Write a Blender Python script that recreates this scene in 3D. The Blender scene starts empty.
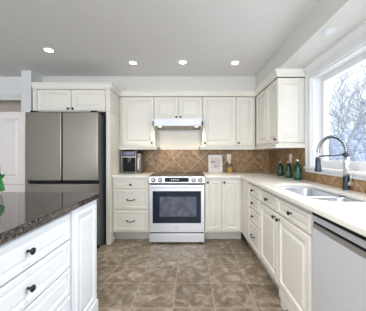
import bpy, bmesh, math, random
from mathutils import Vector, Matrix
random.seed(7)
S = bpy.context.scene
COL = S.collection
R = math.radians

# ------------------------------------------------------------------ camera
F_PX = 222.0
CAM_Z = 1.22
cam = bpy.data.cameras.new('camera')
cam.sensor_width = 36.0
cam.sensor_fit = 'HORIZONTAL'
cam.lens = 36.0 * F_PX / 366.0
cam.shift_x = -8.0 / 366.0
cam.shift_y = -1.0 / 366.0
cam.clip_start = 0.02
co = bpy.data.objects.new('camera', cam)
co.location = (0, 0, CAM_Z)
co.rotation_euler = (R(90), 0, 0)
COL.objects.link(co)
S.camera = co

# ------------------------------------------------------------------ world, lights, exposure
S.view_settings.view_transform = 'Standard'
S.view_settings.look = 'None'
S.view_settings.gamma = 1.0
S.view_settings.use_curve_mapping = False
S.view_settings.exposure = 0.78
w = bpy.data.worlds.new('overcast_sky')
S.world = w
w.use_nodes = True
bg = w.node_tree.nodes['Background']
bg.inputs[0].default_value = (0.84, 0.92, 1.0, 1)
bg.inputs[1].default_value = 0.95

def area(name, loc, rot, sx, sy, power, color):
    l = bpy.data.lights.new(name, 'AREA')
    l.shape = 'RECTANGLE'
    l.size, l.size_y = sx, sy
    l.energy = power
    l.color = color
    o = bpy.data.objects.new(name, l)
    o.location = loc
    o.rotation_euler = rot
    COL.objects.link(o)
    return o
# added fill light, unseen, well behind the camera, brightens the room from the front
area('rear_fill', (-0.6, -2.9, 1.45), (R(90), 0, 0), 4.4, 1.8, 76, (0.97, 0.99, 1.0))
# soft hazy sun outside, entering through the kitchen window
sl = bpy.data.lights.new('hazy_sun', 'SUN')
sl.energy = 3.0
sl.angle = R(50)
sl.color = (0.93, 0.96, 1.0)
so = bpy.data.objects.new('hazy_sun', sl)
so.rotation_euler = Vector((-0.80, -0.02, -0.55)).to_track_quat('-Z', 'Y').to_euler()
so.location = (6, -1, 5)
COL.objects.link(so)

# ------------------------------------------------------------------ materials
def new_mat(name):
    m = bpy.data.materials.new(name)
    m.use_nodes = True
    return m, m.node_tree, m.node_tree.nodes['Principled BSDF']

def set_in(b, **k):
    for a, v in k.items():
        b.inputs[a].default_value = v

def plain(name, col, rough=0.5, metal=0.0, var=0.03, scale=8.0, bump=0.0, **extra):
    """flat colour with a little procedural variation"""
    m, nt, b = new_mat(name)
    N, L = nt.nodes, nt.links
    tc = N.new('ShaderNodeTexCoord')
    no = N.new('ShaderNodeTexNoise')
    no.inputs['Scale'].default_value = scale
    no.inputs['Detail'].default_value = 4
    L.new(tc.outputs['Object'], no.inputs['Vector'])
    ra = N.new('ShaderNodeValToRGB')
    ra.color_ramp.elements[0].position = 0.3
    ra.color_ramp.elements[1].position = 0.7
    ra.color_ramp.elements[0].color = tuple(max(0, c * (1 - var)) for c in col) + (1,)
    ra.color_ramp.elements[1].color = tuple(min(1, c * (1 + var)) for c in col) + (1,)
    L.new(no.outputs['Fac'], ra.inputs['Fac'])
    L.new(ra.outputs['Color'], b.inputs['Base Color'])
    set_in(b, Roughness=rough, Metallic=metal)
    for k, v in extra.items():
        b.inputs[k.replace('_', ' ')].default_value = v
    if bump:
        bp = N.new('ShaderNodeBump')
        bp.inputs['Strength'].default_value = bump
        bp.inputs['Distance'].default_value = 0.002
        L.new(no.outputs['Fac'], bp.inputs['Height'])
        L.new(bp.outputs['Normal'], b.inputs['Normal'])
    return m

def emit(name, col, strength):
    m, nt, b = new_mat(name)
    set_in(b, **{'Base Color': col + (1,), 'Emission Color': col + (1,), 'Emission Strength': strength})
    return m

def tile_mat(name, size, off, diag, axes, cols, grout, gw, rough, vscale, bump=0.15):
    """square tiles (optionally laid diagonally) with mottled colour and grout lines, in world coordinates"""
    m, nt, b = new_mat(name)
    N, L = nt.nodes, nt.links
    geo = N.new('ShaderNodeNewGeometry')
    sep = N.new('ShaderNodeSeparateXYZ')
    L.new(geo.outputs['Position'], sep.inputs[0])
    def math_(op, a, bb=None, c=None):
        n = N.new('ShaderNodeMath')
        n.operation = op
        for i, v in enumerate((a, bb, c)):
            if v is None: continue
            if isinstance(v, (int, float)): n.inputs[i].default_value = v
            else: L.new(v, n.inputs[i])
        return n.outputs[0]
    u = math_('SUBTRACT', sep.outputs[axes[0]], off[0])
    v = math_('SUBTRACT', sep.outputs[axes[1]], off[1])
    if diag:
        k = math.sqrt(0.5)
        uu = math_('MULTIPLY', math_('ADD', u, v), k)
        vv = math_('MULTIPLY', math_('SUBTRACT', v, u), k)
        u, v = uu, vv
    us, vs = math_('DIVIDE', u, size), math_('DIVIDE', v, size)
    fu, fv = math_('FLOOR', us), math_('FLOOR', vs)
    du = math_('ABSOLUTE', math_('SUBTRACT', math_('SUBTRACT', us, fu), 0.5))
    dv = math_('ABSOLUTE', math_('SUBTRACT', math_('SUBTRACT', vs, fv), 0.5))
    edge = math_('MAXIMUM', du, dv)
    g = math_('GREATER_THAN', edge, 0.5 - gw / size / 2)
    cmb = N.new('ShaderNodeCombineXYZ')
    L.new(fu, cmb.inputs[0]); L.new(fv, cmb.inputs[1])
    wn = N.new('ShaderNodeTexWhiteNoise')
    L.new(cmb.outputs[0], wn.inputs['Vector'])
    no = N.new('ShaderNodeTexNoise')
    no.inputs['Scale'].default_value = vscale
    no.inputs['Detail'].default_value = 8
    no.inputs['Roughness'].default_value = 0.62
    no.inputs['Distortion'].default_value = 0.6
    vm = N.new('ShaderNodeVectorMath'); vm.operation = 'ADD'
    vs2 = N.new('ShaderNodeVectorMath'); vs2.operation = 'SCALE'; vs2.inputs['Scale'].default_value = 4.0
    L.new(wn.outputs['Color'], vs2.inputs[0])
    L.new(geo.outputs['Position'], vm.inputs[0]); L.new(vs2.outputs[0], vm.inputs[1])
    L.new(vm.outputs[0], no.inputs['Vector'])
    ra = N.new('ShaderNodeValToRGB')
    els = ra.color_ramp.elements
    els[0].position, els[0].color = 0.28, cols[0] + (1,)
    els[1].position, els[1].color = 0.74, cols[2] + (1,)
    e = els.new(0.5); e.color = cols[1] + (1,)
    L.new(no.outputs['Fac'], ra.inputs['Fac'])
    hv = N.new('ShaderNodeHueSaturation')
    L.new(ra.outputs['Color'], hv.inputs['Color'])
    L.new(math_('MULTIPLY_ADD', wn.outputs['Value'], 0.3, 0.85), hv.inputs['Value'])
    mx = N.new('ShaderNodeMix'); mx.data_type = 'RGBA'
    L.new(g, mx.inputs[0])
    L.new(hv.outputs['Color'], mx.inputs[6])
    mx.inputs[7].default_value = grout + (1,)
    L.new(mx.outputs[2], b.inputs['Base Color'])
    set_in(b, Roughness=rough)
    bp = N.new('ShaderNodeBump')
    bp.inputs['Strength'].default_value = bump
    bp.inputs['Distance'].default_value = 0.004
    L.new(math_('SUBTRACT', no.outputs['Fac'], g), bp.inputs['Height'])
    L.new(bp.outputs['Normal'], b.inputs['Normal'])
    return m

def speckle(name, cols, scale, rough, **extra):
    m, nt, b = new_mat(name)
    N, L = nt.nodes, nt.links
    tc = N.new('ShaderNodeTexCoord')
    no = N.new('ShaderNodeTexNoise'); no.inputs['Scale'].default_value = scale
    no.inputs['Detail'].default_value = 6; no.inputs['Roughness'].default_value = 0.7
    L.new(tc.outputs['Object'], no.inputs['Vector'])
    ra = N.new('ShaderNodeValToRGB')
    els = ra.color_ramp.elements
    els[0].position, els[0].color = 0.40, cols[0] + (1,)
    els[1].position, els[1].color = 0.66, cols[2] + (1,)
    e = els.new(0.53); e.color = cols[1] + (1,)
    L.new(no.outputs['Fac'], ra.inputs['Fac'])
    L.new(ra.outputs['Color'], b.inputs['Base Color'])
    set_in(b, Roughness=rough)
    for k, v in extra.items():
        b.inputs[k.replace('_', ' ')].default_value = v
    return m

def steel(name, col, rough, metal=1.0, axis=2):
    """brushed steel: noise stretched along one axis drives the roughness"""
    m, nt, b = new_mat(name)
    N, L = nt.nodes, nt.links
    tc = N.new('ShaderNodeTexCoord')
    mp = N.new('ShaderNodeMapping')
    sc = [180, 180, 180]; sc[axis] = 2.0
    mp.inputs['Scale'].default_value = sc
    L.new(tc.outputs['Object'], mp.inputs['Vector'])
    no = N.new('ShaderNodeTexNoise'); no.inputs['Scale'].default_value = 1.0
    L.new(mp.outputs[0], no.inputs['Vector'])
    mr = N.new('ShaderNodeMapRange')
    mr.inputs['To Min'].default_value = rough * 0.92
    mr.inputs['To Max'].default_value = rough * 1.1
    L.new(no.outputs['Fac'], mr.inputs['Value'])
    L.new(mr.outputs[0], b.inputs['Roughness'])
    set_in(b, **{'Base Color': col + (1,), 'Metallic': metal})
    return m

def pane_mat(name, tint=(1, 1, 1), f=1.45):
    m, nt, b = new_mat(name)
    N, L = nt.nodes, nt.links
    out = N['Material Output']
    tr = N.new('ShaderNodeBsdfTransparent'); tr.inputs[0].default_value = tint + (1,)
    gl = N.new('ShaderNodeBsdfGlossy'); gl.inputs['Roughness'].default_value = 0.02
    lw = N.new('ShaderNodeLayerWeight'); lw.inputs[0].default_value = 0.5
    pw = N.new('ShaderNodeMath'); pw.operation = 'POWER'; L.new(lw.outputs['Facing'], pw.inputs[0]); pw.inputs[1].default_value = 5.0
    fr = N.new('ShaderNodeMath'); fr.operation = 'MULTIPLY_ADD'; L.new(pw.outputs[0], fr.inputs[0]); fr.inputs[1].default_value = 0.9; fr.inputs[2].default_value = 0.04
    mx = N.new('ShaderNodeMixShader')
    L.new(fr.outputs[0], mx.inputs[0]); L.new(tr.outputs[0], mx.inputs[1]); L.new(gl.outputs[0], mx.inputs[2])
    L.new(mx.outputs[0], out.inputs['Surface'])
    return m

M = {}
M['wall'] = plain('wall_paint', (0.74, 0.75, 0.76), 0.8, var=0.01)
M['bulkhead'] = plain('bulkhead_paint', (0.70, 0.70, 0.67), 0.8, var=0.01)
M['ceiling'] = plain('ceiling_paint', (0.80, 0.80, 0.80), 0.85, var=0.01)
M['beige'] = plain('beige_paint', (0.60, 0.52, 0.45), 0.8, var=0.02)
M['trimwhite'] = plain('white_gloss_trim', (0.82, 0.83, 0.85), 0.35, var=0.01)
M['cream'] = plain('cream_cabinet_paint', (0.80, 0.775, 0.715), 0.38, var=0.02, scale=4)
M['cream_in'] = plain('cabinet_carcass', (0.74, 0.70, 0.61), 0.45, var=0.02, scale=4)
M['island'] = plain('white_island_paint', (0.74, 0.78, 0.84), 0.35, var=0.01)
M['pantry'] = plain('white_pantry_paint', (0.78, 0.74, 0.73), 0.4, var=0.01)
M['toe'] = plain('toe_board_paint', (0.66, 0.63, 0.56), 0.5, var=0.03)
M['bronze'] = plain('dark_bronze', (0.035, 0.035, 0.042), 0.3, metal=0.7, var=0.1)
M['black'] = plain('black_plastic', (0.009, 0.009, 0.010), 0.45, var=0.1, Specular_IOR_Level=0.2)
M['darkgrey'] = plain('dark_grey_enamel', (0.10, 0.11, 0.125), 0.42, var=0.06)
M['fridge'] = steel('fridge_steel', (0.285, 0.262, 0.232), 0.30, 1.0, 2)
M['rsteel'] = steel('range_steel', (0.74, 0.765, 0.83), 0.36, 0.6, 0)
M['dwsteel'] = steel('dishwasher_steel', (0.76, 0.78, 0.85), 0.42, 0.4, 1)
M['hoodsteel'] = plain('hood_enamel', (0.78, 0.82, 0.90), 0.3, var=0.01)
M['hoodgrey'] = plain('hood_underside', (0.30, 0.27, 0.23), 0.45, metal=0.4, var=0.05)
M['hoodfilter'] = plain('hood_filter', (0.50, 0.45, 0.38), 0.35, metal=0.8, var=0.05)
M['sinksteel'] = steel('sink_steel', (0.60, 0.63, 0.68), 0.30, 0.95, 1)
M['chrome'] = plain('chrome', (0.80, 0.82, 0.84), 0.12, metal=1.0, var=0.01)
M['knobsteel'] = plain('knob_steel', (0.22, 0.22, 0.235), 0.3, metal=0.8, var=0.02)
M['lip'] = plain('dishwasher_lip', (0.42, 0.40, 0.38), 0.35, metal=0.6, var=0.03)
M['nickel'] = plain('brushed_nickel', (0.70, 0.71, 0.72), 0.28, metal=0.95, var=0.02)
M['gunmetal'] = plain('gunmetal', (0.05, 0.065, 0.09), 0.3, metal=0.6, var=0.08)
M['ovenglass'] = plain('oven_glass', (0.012, 0.022, 0.042), 0.06, var=0.1, Specular_IOR_Level=0.25)
M['ovenpane'] = plain('oven_inner_glass', (0.11, 0.12, 0.17), 0.1, var=0.3, scale=14, Specular_IOR_Level=0.3)
M['cooktop'] = plain('cooktop_glass', (0.05, 0.038, 0.028), 0.08, var=0.1, Specular_IOR_Level=0.9)
M['burner'] = plain('burner_ring', (0.12, 0.10, 0.085), 0.2, var=0.1)
M['quartz'] = speckle('pale_quartz', ((0.80, 0.77, 0.71), (0.85, 0.83, 0.785), (0.88, 0.865, 0.83)), 60, 0.22)
M['granite'] = speckle('dark_granite', ((0.012, 0.011, 0.012), (0.05, 0.042, 0.038), (0.24, 0.20, 0.175)), 75, 0.06, IOR=1.75)
M['tile'] = tile_mat('backsplash_back_tile', 0.316, (0.158, 1.14), True, (0, 2),
                     ((0.15, 0.078, 0.030), (0.30, 0.180, 0.082), (0.48, 0.33, 0.185)), (0.58, 0.46, 0.32), 0.006, 0.42, 15)
M['tile_r'] = tile_mat('backsplash_side_tile', 0.316, (3.22, 1.14), True, (1, 2),
                       ((0.15, 0.078, 0.030), (0.30, 0.180, 0.082), (0.48, 0.33, 0.185)), (0.58, 0.46, 0.32), 0.006, 0.42, 15)
M['floor'] = tile_mat('floor_tile', 0.335, (0.19, 2.10), False, (0, 1),
                      ((0.105, 0.080, 0.055), (0.235, 0.190, 0.142), (0.50, 0.44, 0.37)), (0.38, 0.33, 0.27), 0.006, 0.33, 11, 0.12)
M['lamp'] = emit('lamp_glow', (1.0, 0.96, 0.90), 9.0)
M['hoodlamp'] = emit('hood_lamp_glow', (1.0, 0.90, 0.74), 1.2)
M['lampoff'] = plain('frosted_diffuser', (0.80, 0.82, 0.84), 0.4, var=0.01)
M['pane'] = pane_mat('window_pane')
M['green'] = plain('green_bottle_glass', (0.006, 0.055, 0.028), 0.1, var=0.15, Specular_IOR_Level=0.4)
M['label'] = plain('pale_green_label', (0.025, 0.11, 0.062), 0.45, var=0.2, scale=40)
M['amber'] = plain('amber_liquid', (0.56, 0.33, 0.06), 0.15, var=0.15, scale=20)
M['wine'] = plain('plum_label', (0.16, 0.085, 0.075), 0.5, var=0.3, scale=60)
M['frame'] = plain('white_frame', (0.86, 0.84, 0.82), 0.4, var=0.01)
M['plate'] = plain('outlet_plate', (0.86, 0.78, 0.68), 0.4, var=0.01)
M['slot'] = plain('outlet_slot', (0.25, 0.21, 0.18), 0.5)
M['leaf'] = plain('leaf_green', (0.02, 0.19, 0.035), 0.4, var=0.25, scale=30)
M['pot'] = plain('white_pot', (0.82, 0.83, 0.82), 0.3, var=0.01)
M['soil'] = plain('soil', (0.05, 0.035, 0.025), 0.9, var=0.3, scale=60)
M['display'] = plain('black_display', (0.008, 0.009, 0.012), 0.3, var=0.1, Specular_IOR_Level=0.15)
M['violet'] = plain('violet_display', (0.10, 0.09, 0.19), 0.2, var=0.3, scale=30)
M['smoke'] = plain('smoky_tank', (0.14, 0.12, 0.115), 0.15, var=0.2, scale=25)
M['digit'] = emit('display_digits', (0.45, 0.55, 0.75), 0.25)
M['bark'] = plain('frosted_bark', (0.30, 0.33, 0.38), 0.9, var=0.3, scale=6)
M['shrub'] = plain('frosted_shrub', (0.42, 0.47, 0.56), 0.95, var=0.35, scale=3)
M['snow'] = plain('snow', (0.85, 0.88, 0.93), 0.9, var=0.03, scale=2)
M['fence'] = plain('weathered_fence', (0.55, 0.58, 0.63), 0.9, var=0.1, scale=5)

def print_mat():
    m, nt, b = new_mat('abstract_print')
    N, L = nt.nodes, nt.links
    tc = N.new('ShaderNodeTexCoord')
    no = N.new('ShaderNodeTexNoise'); no.inputs['Scale'].default_value = 16
    no.inputs['Detail'].default_value = 2
    L.new(tc.outputs['Object'], no.inputs['Vector'])
    ra = N.new('ShaderNodeValToRGB')
    els = ra.color_ramp.elements
    els[0].position, els[0].color = 0.36, (0.28, 0.31, 0.42, 1)
    els[1].position, els[1].color = 0.66, (0.80, 0.42, 0.28, 1)
    for p, c in ((0.44, (0.60, 0.62, 0.68, 1)), (0.50, (0.80, 0.78, 0.76, 1)), (0.57, (0.84, 0.72, 0.64, 1))):
        e = els.new(p); e.color = c
    L.new(no.outputs['Fac'], ra.inputs['Fac'])
    L.new(ra.outputs['Color'], b.inputs['Base Color'])
    set_in(b, Roughness=0.5)
    return m
M['print'] = print_mat()

# ------------------------------------------------------------------ mesh helpers (world coordinates)
def BM():
    return bmesh.new()

def box(bm, x0, x1, y0, y1, z0, z1, bev=0.0):
    vs = [bm.verts.new((x, y, z)) for x in (x0, x1) for y in (y0, y1) for z in (z0, z1)]
    f = [(0, 1, 3, 2), (4, 6, 7, 5), (0, 4, 5, 1), (2, 3, 7, 6), (0, 2, 6, 4), (1, 5, 7, 3)]
    faces = [bm.faces.new([vs[i] for i in q]) for q in f]
    if bev:
        es = {e for fc in faces for e in fc.edges}
        bmesh.ops.bevel(bm, geom=list(es), offset=bev, segments=2, affect='EDGES', profile=0.6)
    return bm

def lathe(bm, c, prof, axis=(0, 0, 1), n=16, cap=True):
    """prof: list of (radius, height along axis)"""
    a = Vector(axis).normalized()
    q = Vector((0, 0, 1)).rotation_difference(a)
    rings = []
    for r, h in prof:
        rings.append([bm.verts.new(Vector(c) + q @ Vector((r * math.cos(2 * math.pi * i / n), r * math.sin(2 * math.pi * i / n), h))) for i in range(n)])
    for a_, b_ in zip(rings, rings[1:]):
        for i in range(n):
            f = bm.faces.new((a_[i], a_[(i + 1) % n], b_[(i + 1) % n], b_[i]))
            f.smooth = True
    if cap:
        bm.faces.new(list(reversed(rings[0])))
        bm.faces.new(rings[-1])
    return bm

def tube(bm, pts, r, n=8, r_end=None):
    pts = [Vector(p) for p in pts]
    rings = []
    up = Vector((0.31, 0.17, 0.93))
    for i, p in enumerate(pts):
        t = (pts[min(i + 1, len(pts) - 1)] - pts[max(i - 1, 0)]).normalized()
        s = t.cross(up)
        if s.length < 1e-4: s = t.cross(Vector((1, 0, 0)))
        s.normalize()
        v = s.cross(t)
        k = r if r_end is None else r + (r_end - r) * i / max(1, len(pts) - 1)
        rings.append([bm.verts.new(p + k * (math.cos(2 * math.pi * j / n) * s + math.sin(2 * math.pi * j / n) * v)) for j in range(n)])
    for a_, b_ in zip(rings, rings[1:]):
        for j in range(n):
            f = bm.faces.new((a_[j], a_[(j + 1) % n], b_[(j + 1) % n], b_[j]))
            f.smooth = True
    bm.faces.new(list(reversed(rings[0]))); bm.faces.new(rings[-1])
    return bm

def frame_m(facing):
    z = Vector((0, 0, 1))
    u, n = {'-y': (Vector((1, 0, 0)), Vector((0, -1, 0))),
            '-x': (Vector((0, -1, 0)), Vector((-1, 0, 0))),
            '+x': (Vector((0, 1, 0)), Vector((1, 0, 0)))}[facing]
    return u, z, n

def panel(bm, facing, org, w_, h_, t=0.02, fr=0.055, drawer=False):
    """raised-panel front: org = lower corner at the left as the viewer sees it, on the front plane"""
    u, z, n = frame_m(facing)
    org = Vector(org)
    if drawer:
        rings = [(0, -t), (0, -0.004), (0.004, 0), (fr, 0), (fr + 0.004, -0.010), (fr + 0.011, -0.010), (fr + 0.022, -0.003)]
    else:
        rings = [(0, -t), (0, -0.004), (0.004, 0), (fr - 0.008, 0), (fr - 0.003, -0.004), (fr + 0.002, -0.014), (fr + 0.014, -0.014), (fr + 0.036, -0.003)]
    vr = []
    for ins, d in rings:
        if ins * 2 >= min(w_, h_) - 0.004: break
        vr.append([bm.verts.new(org + u * a + z * b + n * d) for a, b in ((ins, ins), (w_ - ins, ins), (w_ - ins, h_ - ins), (ins, h_ - ins))])
    for a_, b_ in zip(vr, vr[1:]):
        for i in range(4):
            bm.faces.new((a_[i], a_[(i + 1) % 4], b_[(i + 1) % 4], b_[i]))
    bm.faces.new(vr[-1]); bm.faces.new(list(reversed(vr[0])))
    return bm

def sweep(bm, prof, path, closed_ends=True):
    """prof: (offset to the right of travel, z); path: plan points; mitred corners"""
    P = [Vector((p[0], p[1])) for p in path]
    rings = []
    for i, p in enumerate(P):
        ds = []
        if i > 0: ds.append((P[i] - P[i - 1]).normalized())
        if i < len(P) - 1: ds.append((P[i + 1] - P[i]).normalized())
        ns = [Vector((d.y, -d.x)) for d in ds]
        m = sum(ns, Vector((0, 0)))
        m = m / m.length_squared * (1 if len(ns) == 1 else 2) if len(ns) == 2 else ns[0]
        rings.append([bm.verts.new((p.x + m.x * o, p.y + m.y * o, z)) for o, z in prof])
    k = len(prof)
    for a_, b_ in zip(rings, rings[1:]):
        for j in range(k):
            bm.faces.new((a_[j], a_[(j + 1) % k], b_[(j + 1) % k], b_[j]))
    if closed_ends:
        bm.faces.new(list(reversed(rings[0]))); bm.faces.new(rings[-1])
    return bm

def rrect(x0, x1, y0, y1, r, n=6):
    """rounded rectangle outline, anticlockwise; r = radii of (x0y0, x1y0, x1y1, x0y1)"""
    pts = []
    for (cx, cy, a0, rr) in ((x0 + r[0], y0 + r[0], 180, r[0]), (x1 - r[1], y0 + r[1], 270, r[1]),
                             (x1 - r[2], y1 - r[2], 0, r[2]), (x0 + r[3], y1 - r[3], 90, r[3])):
        for i in range(n + 1):
            a = R(a0 + 90 * i / n)
            pts.append((cx + rr * math.cos(a), cy + rr * math.sin(a)))
    return pts

def wloc(o):
    v = Vector((0, 0, 0))
    while o: v += o.location; o = o.parent
    return v

def obj(name, bm, mat, parent=None, loc=None, bevel=0.0):
    """link the bmesh (built in world coordinates) as ONE mesh object; origin at loc or at the base centre"""
    bmesh.ops.recalc_face_normals(bm, faces=bm.faces)
    if parent is not None:
        off = wloc(parent)
        l = Vector((0, 0, 0))
    else:
        if loc is None:
            xs = [v.co for v in bm.verts]
            lo = Vector(map(min, zip(*xs))); hi = Vector(map(max, zip(*xs)))
            loc = ((lo.x + hi.x) / 2, (lo.y + hi.y) / 2, lo.z)
        off = l = Vector(loc)
    bmesh.ops.translate(bm, verts=bm.verts, vec=-off)
    me = bpy.data.meshes.new(name)
    bm.to_mesh(me); bm.free()
    for mm in (mat if isinstance(mat, (list, tuple)) else [mat]):
        me.materials.append(mm)
    o = bpy.data.objects.new(name, me)
    COL.objects.link(o)
    o.location = l
    o.parent = parent
    if bevel:
        b = o.modifiers.new('bevel', 'BEVEL')
        b.width = bevel; b.segments = 2; b.limit_method = 'ANGLE'; b.angle_limit = R(40)
    return o

def thing(name, label, cat, loc, group=None):
    o = bpy.data.objects.new(name, None)
    o.empty_display_size = 0.1
    COL.objects.link(o)
    o.location = loc
    return tag(o, label, cat, group)

def tag(o, label, cat, group=None):
    o['label'] = label
    o['category'] = cat
    if group: o['group'] = group
    return o

def struct(name, bm, mat, parent=None, label=None):
    o = obj(name, bm, mat, parent, loc=(0, 0, 0) if parent is None else None)
    if parent is None: o['kind'] = 'structure'
    if label: o['label'] = label
    return o

def dup(root, delta, label, group=None):
    r = root.copy(); COL.objects.link(r)
    r.location = root.location + Vector(delta)
    r['label'] = label
    if group: r['group'] = group
    def kids(src, dst):
        for ch in list(src.children):
            if ch == dst: continue
            c = ch.copy(); COL.objects.link(c); c.parent = dst
            kids(ch, c)
    kids(root, r)
    return r

def knob(parent, p, facing, s=1.0):
    u, z, n = frame_m(facing)
    bm = lathe(BM(), p, [(0.007 * s, 0), (0.0055 * s, 0.004 * s), (0.005 * s, 0.013 * s), (0.012 * s, 0.017 * s), (0.0155 * s, 0.022 * s), (0.0145 * s, 0.027 * s), (0.008 * s, 0.030 * s)], n, 14)
    return obj('knob', bm, M['bronze'], parent)

def pull(parent, p, facing, half=0.05):
    u, z, n = frame_m(facing)
    p = Vector(p)
    pts = [p - u * half, p - u * half * 0.96 + n * 0.018, p - u * half * 0.6 + n * 0.026 - z * 0.006, p + n * 0.028 - z * 0.009,
           p + u * half * 0.6 + n * 0.026 - z * 0.006, p + u * half * 0.96 + n * 0.018, p + u * half]
    bm = tube(BM(), pts, 0.0055, 8)
    for s in (-1, 1):
        lathe(bm, p + u * half * s, [(0.011, 0), (0.009, 0.005)], n, 12)
    return obj('pull_handle', bm, M['bronze'], parent)

# ------------------------------------------------------------------ the setting
YB, XR, XL, ZC = 3.70, 1.31, -3.9, 2.41
YF = -3.0
struct('floor', box(BM(), XL, 1.45, YF, 4.0, -0.1, 0), M['floor'])
struct('ceiling', box(BM(), XL, 1.45, YF, 4.0, ZC, ZC + 0.1), M['ceiling'])
struct('wall_back', box(BM(), -2.41, 1.45, YB, YB + 0.12, 0, ZC), M['wall'])
struct('wall_left', box(BM(), XL - 0.1, XL, YF, 4.0, 0, ZC), M['wall'])
# right wall with the window opening
WY0, WY1, WZ0, WZ1 = 0.45, 2.40, 1.06, 2.05
bm = BM()
box(bm, XR, XR + 0.14, YF, WY0, 0, ZC); box(bm, XR, XR + 0.14, WY1, YB, 0, ZC)
box(bm, XR, XR + 0.14, WY0, WY1, 0, WZ0); box(bm, XR, XR + 0.14, WY0, WY1, WZ1, ZC)
struct('wall_right', bm, M['wall'])
# bulkhead over the wall cupboards, back run and window side
SZ = 2.183
bm = BM()
box(bm, -2.27, XR, 3.385, YB, SZ, ZC)
box(bm, 0.985, XR, YF, 3.385, SZ, ZC)
struct('trim_1', bm, M['bulkhead'], label='painted bulkhead above the wall cupboards and the window')
struct('wall_column', box(BM(), -2.41, -2.27, 3.15, YB + 0.12, 0, ZC), M['wall'])
struct('trim_2', box(BM(), XL, -2.41, 3.40, 3.78, 2.15, ZC), M['ceiling'], label='white header over the side opening')
struct('trim_3', sweep(BM(), [(0, 2.05), (0.012, 2.05), (0.02, 2.09), (0.035, 2.12), (0.04, 2.15), (0, 2.15)], [(XL, 3.40), (-2.41, 3.40)]), M['wall'], label='grey moulding under the white header')
struct('wall_alcove', box(BM(), XL, -2.41, 3.72, YB + 0.12, 0, 2.15), M['beige'])

# backsplash: back wall, side wall and the low row under the window
struct('wall_backsplash_back', box(BM(), -1.085, XR - 0.009, YB - 0.01, YB, 0.931, 1.30), M['tile'], label='brown diagonal tile backsplash behind the range')
bm = BM()
box(bm, XR - 0.009, XR, 2.505, YB, 0.931, 1.30)
box(bm, XR - 0.009, XR, -0.3, 2.505, 0.931, 1.026)
struct('wall_backsplash_right', bm, M['tile_r'], label='brown tile backsplash along the window wall')

# window
win = bpy.data.objects.new('window_1', None); COL.objects.link(win); win.location = (XR, 1.4, 1.03); win['kind'] = 'structure'
win['label'] = 'white framed window above the sink'
bm = BM()
# side and head casing with stepped face
box(bm, XR - 0.018, XR, WY1, 2.50, 1.026, 2.124); box(bm, XR - 0.026, XR - 0.0181, 2.475, 2.499, 1.026, 2.12)
box(bm, XR - 0.024, XR - 0.0181, WY1 + 0.004, WY1 + 0.024, 1.10, WZ1 + 0.0)
box(bm, XR - 0.018, XR, WY0 - 0.1, WY0, 1.026, 2.124)
box(bm, XR - 0.018, XR, WY0, WY1, WZ1, 2.124)
box(bm, XR - 0.024, XR - 0.0181, WY0 - 0.02, WY1 + 0.024, WZ1 + 0.004, WZ1 + 0.024)
sweep(bm, [(0, 2.125), (0.02, 2.125), (0.028, 2.14), (0.05, 2.165), (0.052, 2.183), (0, 2.183)], [(XR, 2.47), (XR, WY0 - 0.1)])
struct('casing', bm, M['trimwhite'], win)
bm = BM()
box(bm, XR - 0.045, XR + 0.10, WY0 - 0.1, WY1 + 0.1, 1.062, 1.085, 0.004)
box(bm, XR - 0.02, XR, WY0 - 0.1, WY1 + 0.1, 1.026, 1.062)
struct('sill', bm, M['trimwhite'], win)
bm = BM()
gx0, gx1 = XR + 0.085, XR + 0.135
box(bm, XR - 0.002, XR + 0.14, WY1 - 0.012, WY1, 1.085, WZ1 - 0.012); box(bm, XR - 0.002, XR + 0.14, WY0, WY0 + 0.012, 1.085, WZ1 - 0.012)
box(bm, XR - 0.002, XR + 0.14, WY0, WY1, WZ1 - 0.012, WZ1)
for (a, b) in ((WY0 + 0.012, 1.40), (1.44, WY1 - 0.012)):
    box(bm, gx0, gx1, a, a + 0.055, 1.085, WZ1 - 0.012); box(bm, gx0, gx1, b - 0.055, b, 1.085, WZ1 - 0.012)
    box(bm, gx0, gx1, a + 0.055, b - 0.055, 1.085, 1.16); box(bm, gx0, gx1, a + 0.055, b - 0.055, WZ1 - 0.065, WZ1 - 0.012)
box(bm, gx0 - 0.01, gx1, 1.40, 1.44, 1.085, WZ1 - 0.012)
struct('sash_frame', bm, M['trimwhite'], win)
bm = BM()
box(bm, gx0 + 0.022, gx0 + 0.026, WY0 + 0.06, 1.35, 1.155, WZ1 - 0.06)
box(bm, gx0 + 0.022, gx0 + 0.026, 1.49, WY1 - 0.06, 1.155, WZ1 - 0.06)
struct('pane', bm, M['pane'], win)

# ------------------------------------------------------------------ base cupboards
YD, XD = 3.07, 0.704             # planes of the door faces
ZT = 0.93                        # worktop height
TOP = 0.897                      # underside of the worktop
def body_back(root, x0, x1, ztoe=0.14):
    bm = BM()
    box(bm, x0, x1, YD + 0.021, YB - 0.012, ztoe, TOP)
    obj('body', bm, M['cream'], root)
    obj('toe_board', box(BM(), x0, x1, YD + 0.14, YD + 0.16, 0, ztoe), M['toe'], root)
def drawer_back(root, x0, x1, z0, z1, kind, fr=0.028):
    d = obj('drawer', panel(BM(), '-y', (x0, YD, z0), x1 - x0, z1 - z0, fr=fr, drawer=True), M['cream'], root)
    c = ((x0 + x1) / 2, YD - 0.001, (z0 + z1) / 2)
    knob(d, c, '-y') if kind == 'k' else pull(d, c, '-y')
t = thing('base_cabinet', 'cream three-drawer base cabinet left of the range, under the coffee machine', 'cabinet', (-0.83, 3.38, 0))
body_back(t, -1.086, -0.578)
drawer_back(t, -1.075, -0.592, 0.752, 0.858, 'k', 0.02)
drawer_back(t, -1.075, -0.592, 0.462, 0.728, 'p', 0.035)
drawer_back(t, -1.075, -0.592, 0.165, 0.438, 'p', 0.035)
t = thing('base_cabinet', 'cream two-door base cabinet between the range and the corner', 'cabinet', (0.45, 3.38, 0))
body_back(t, 0.192, XD + 0.02)
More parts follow.
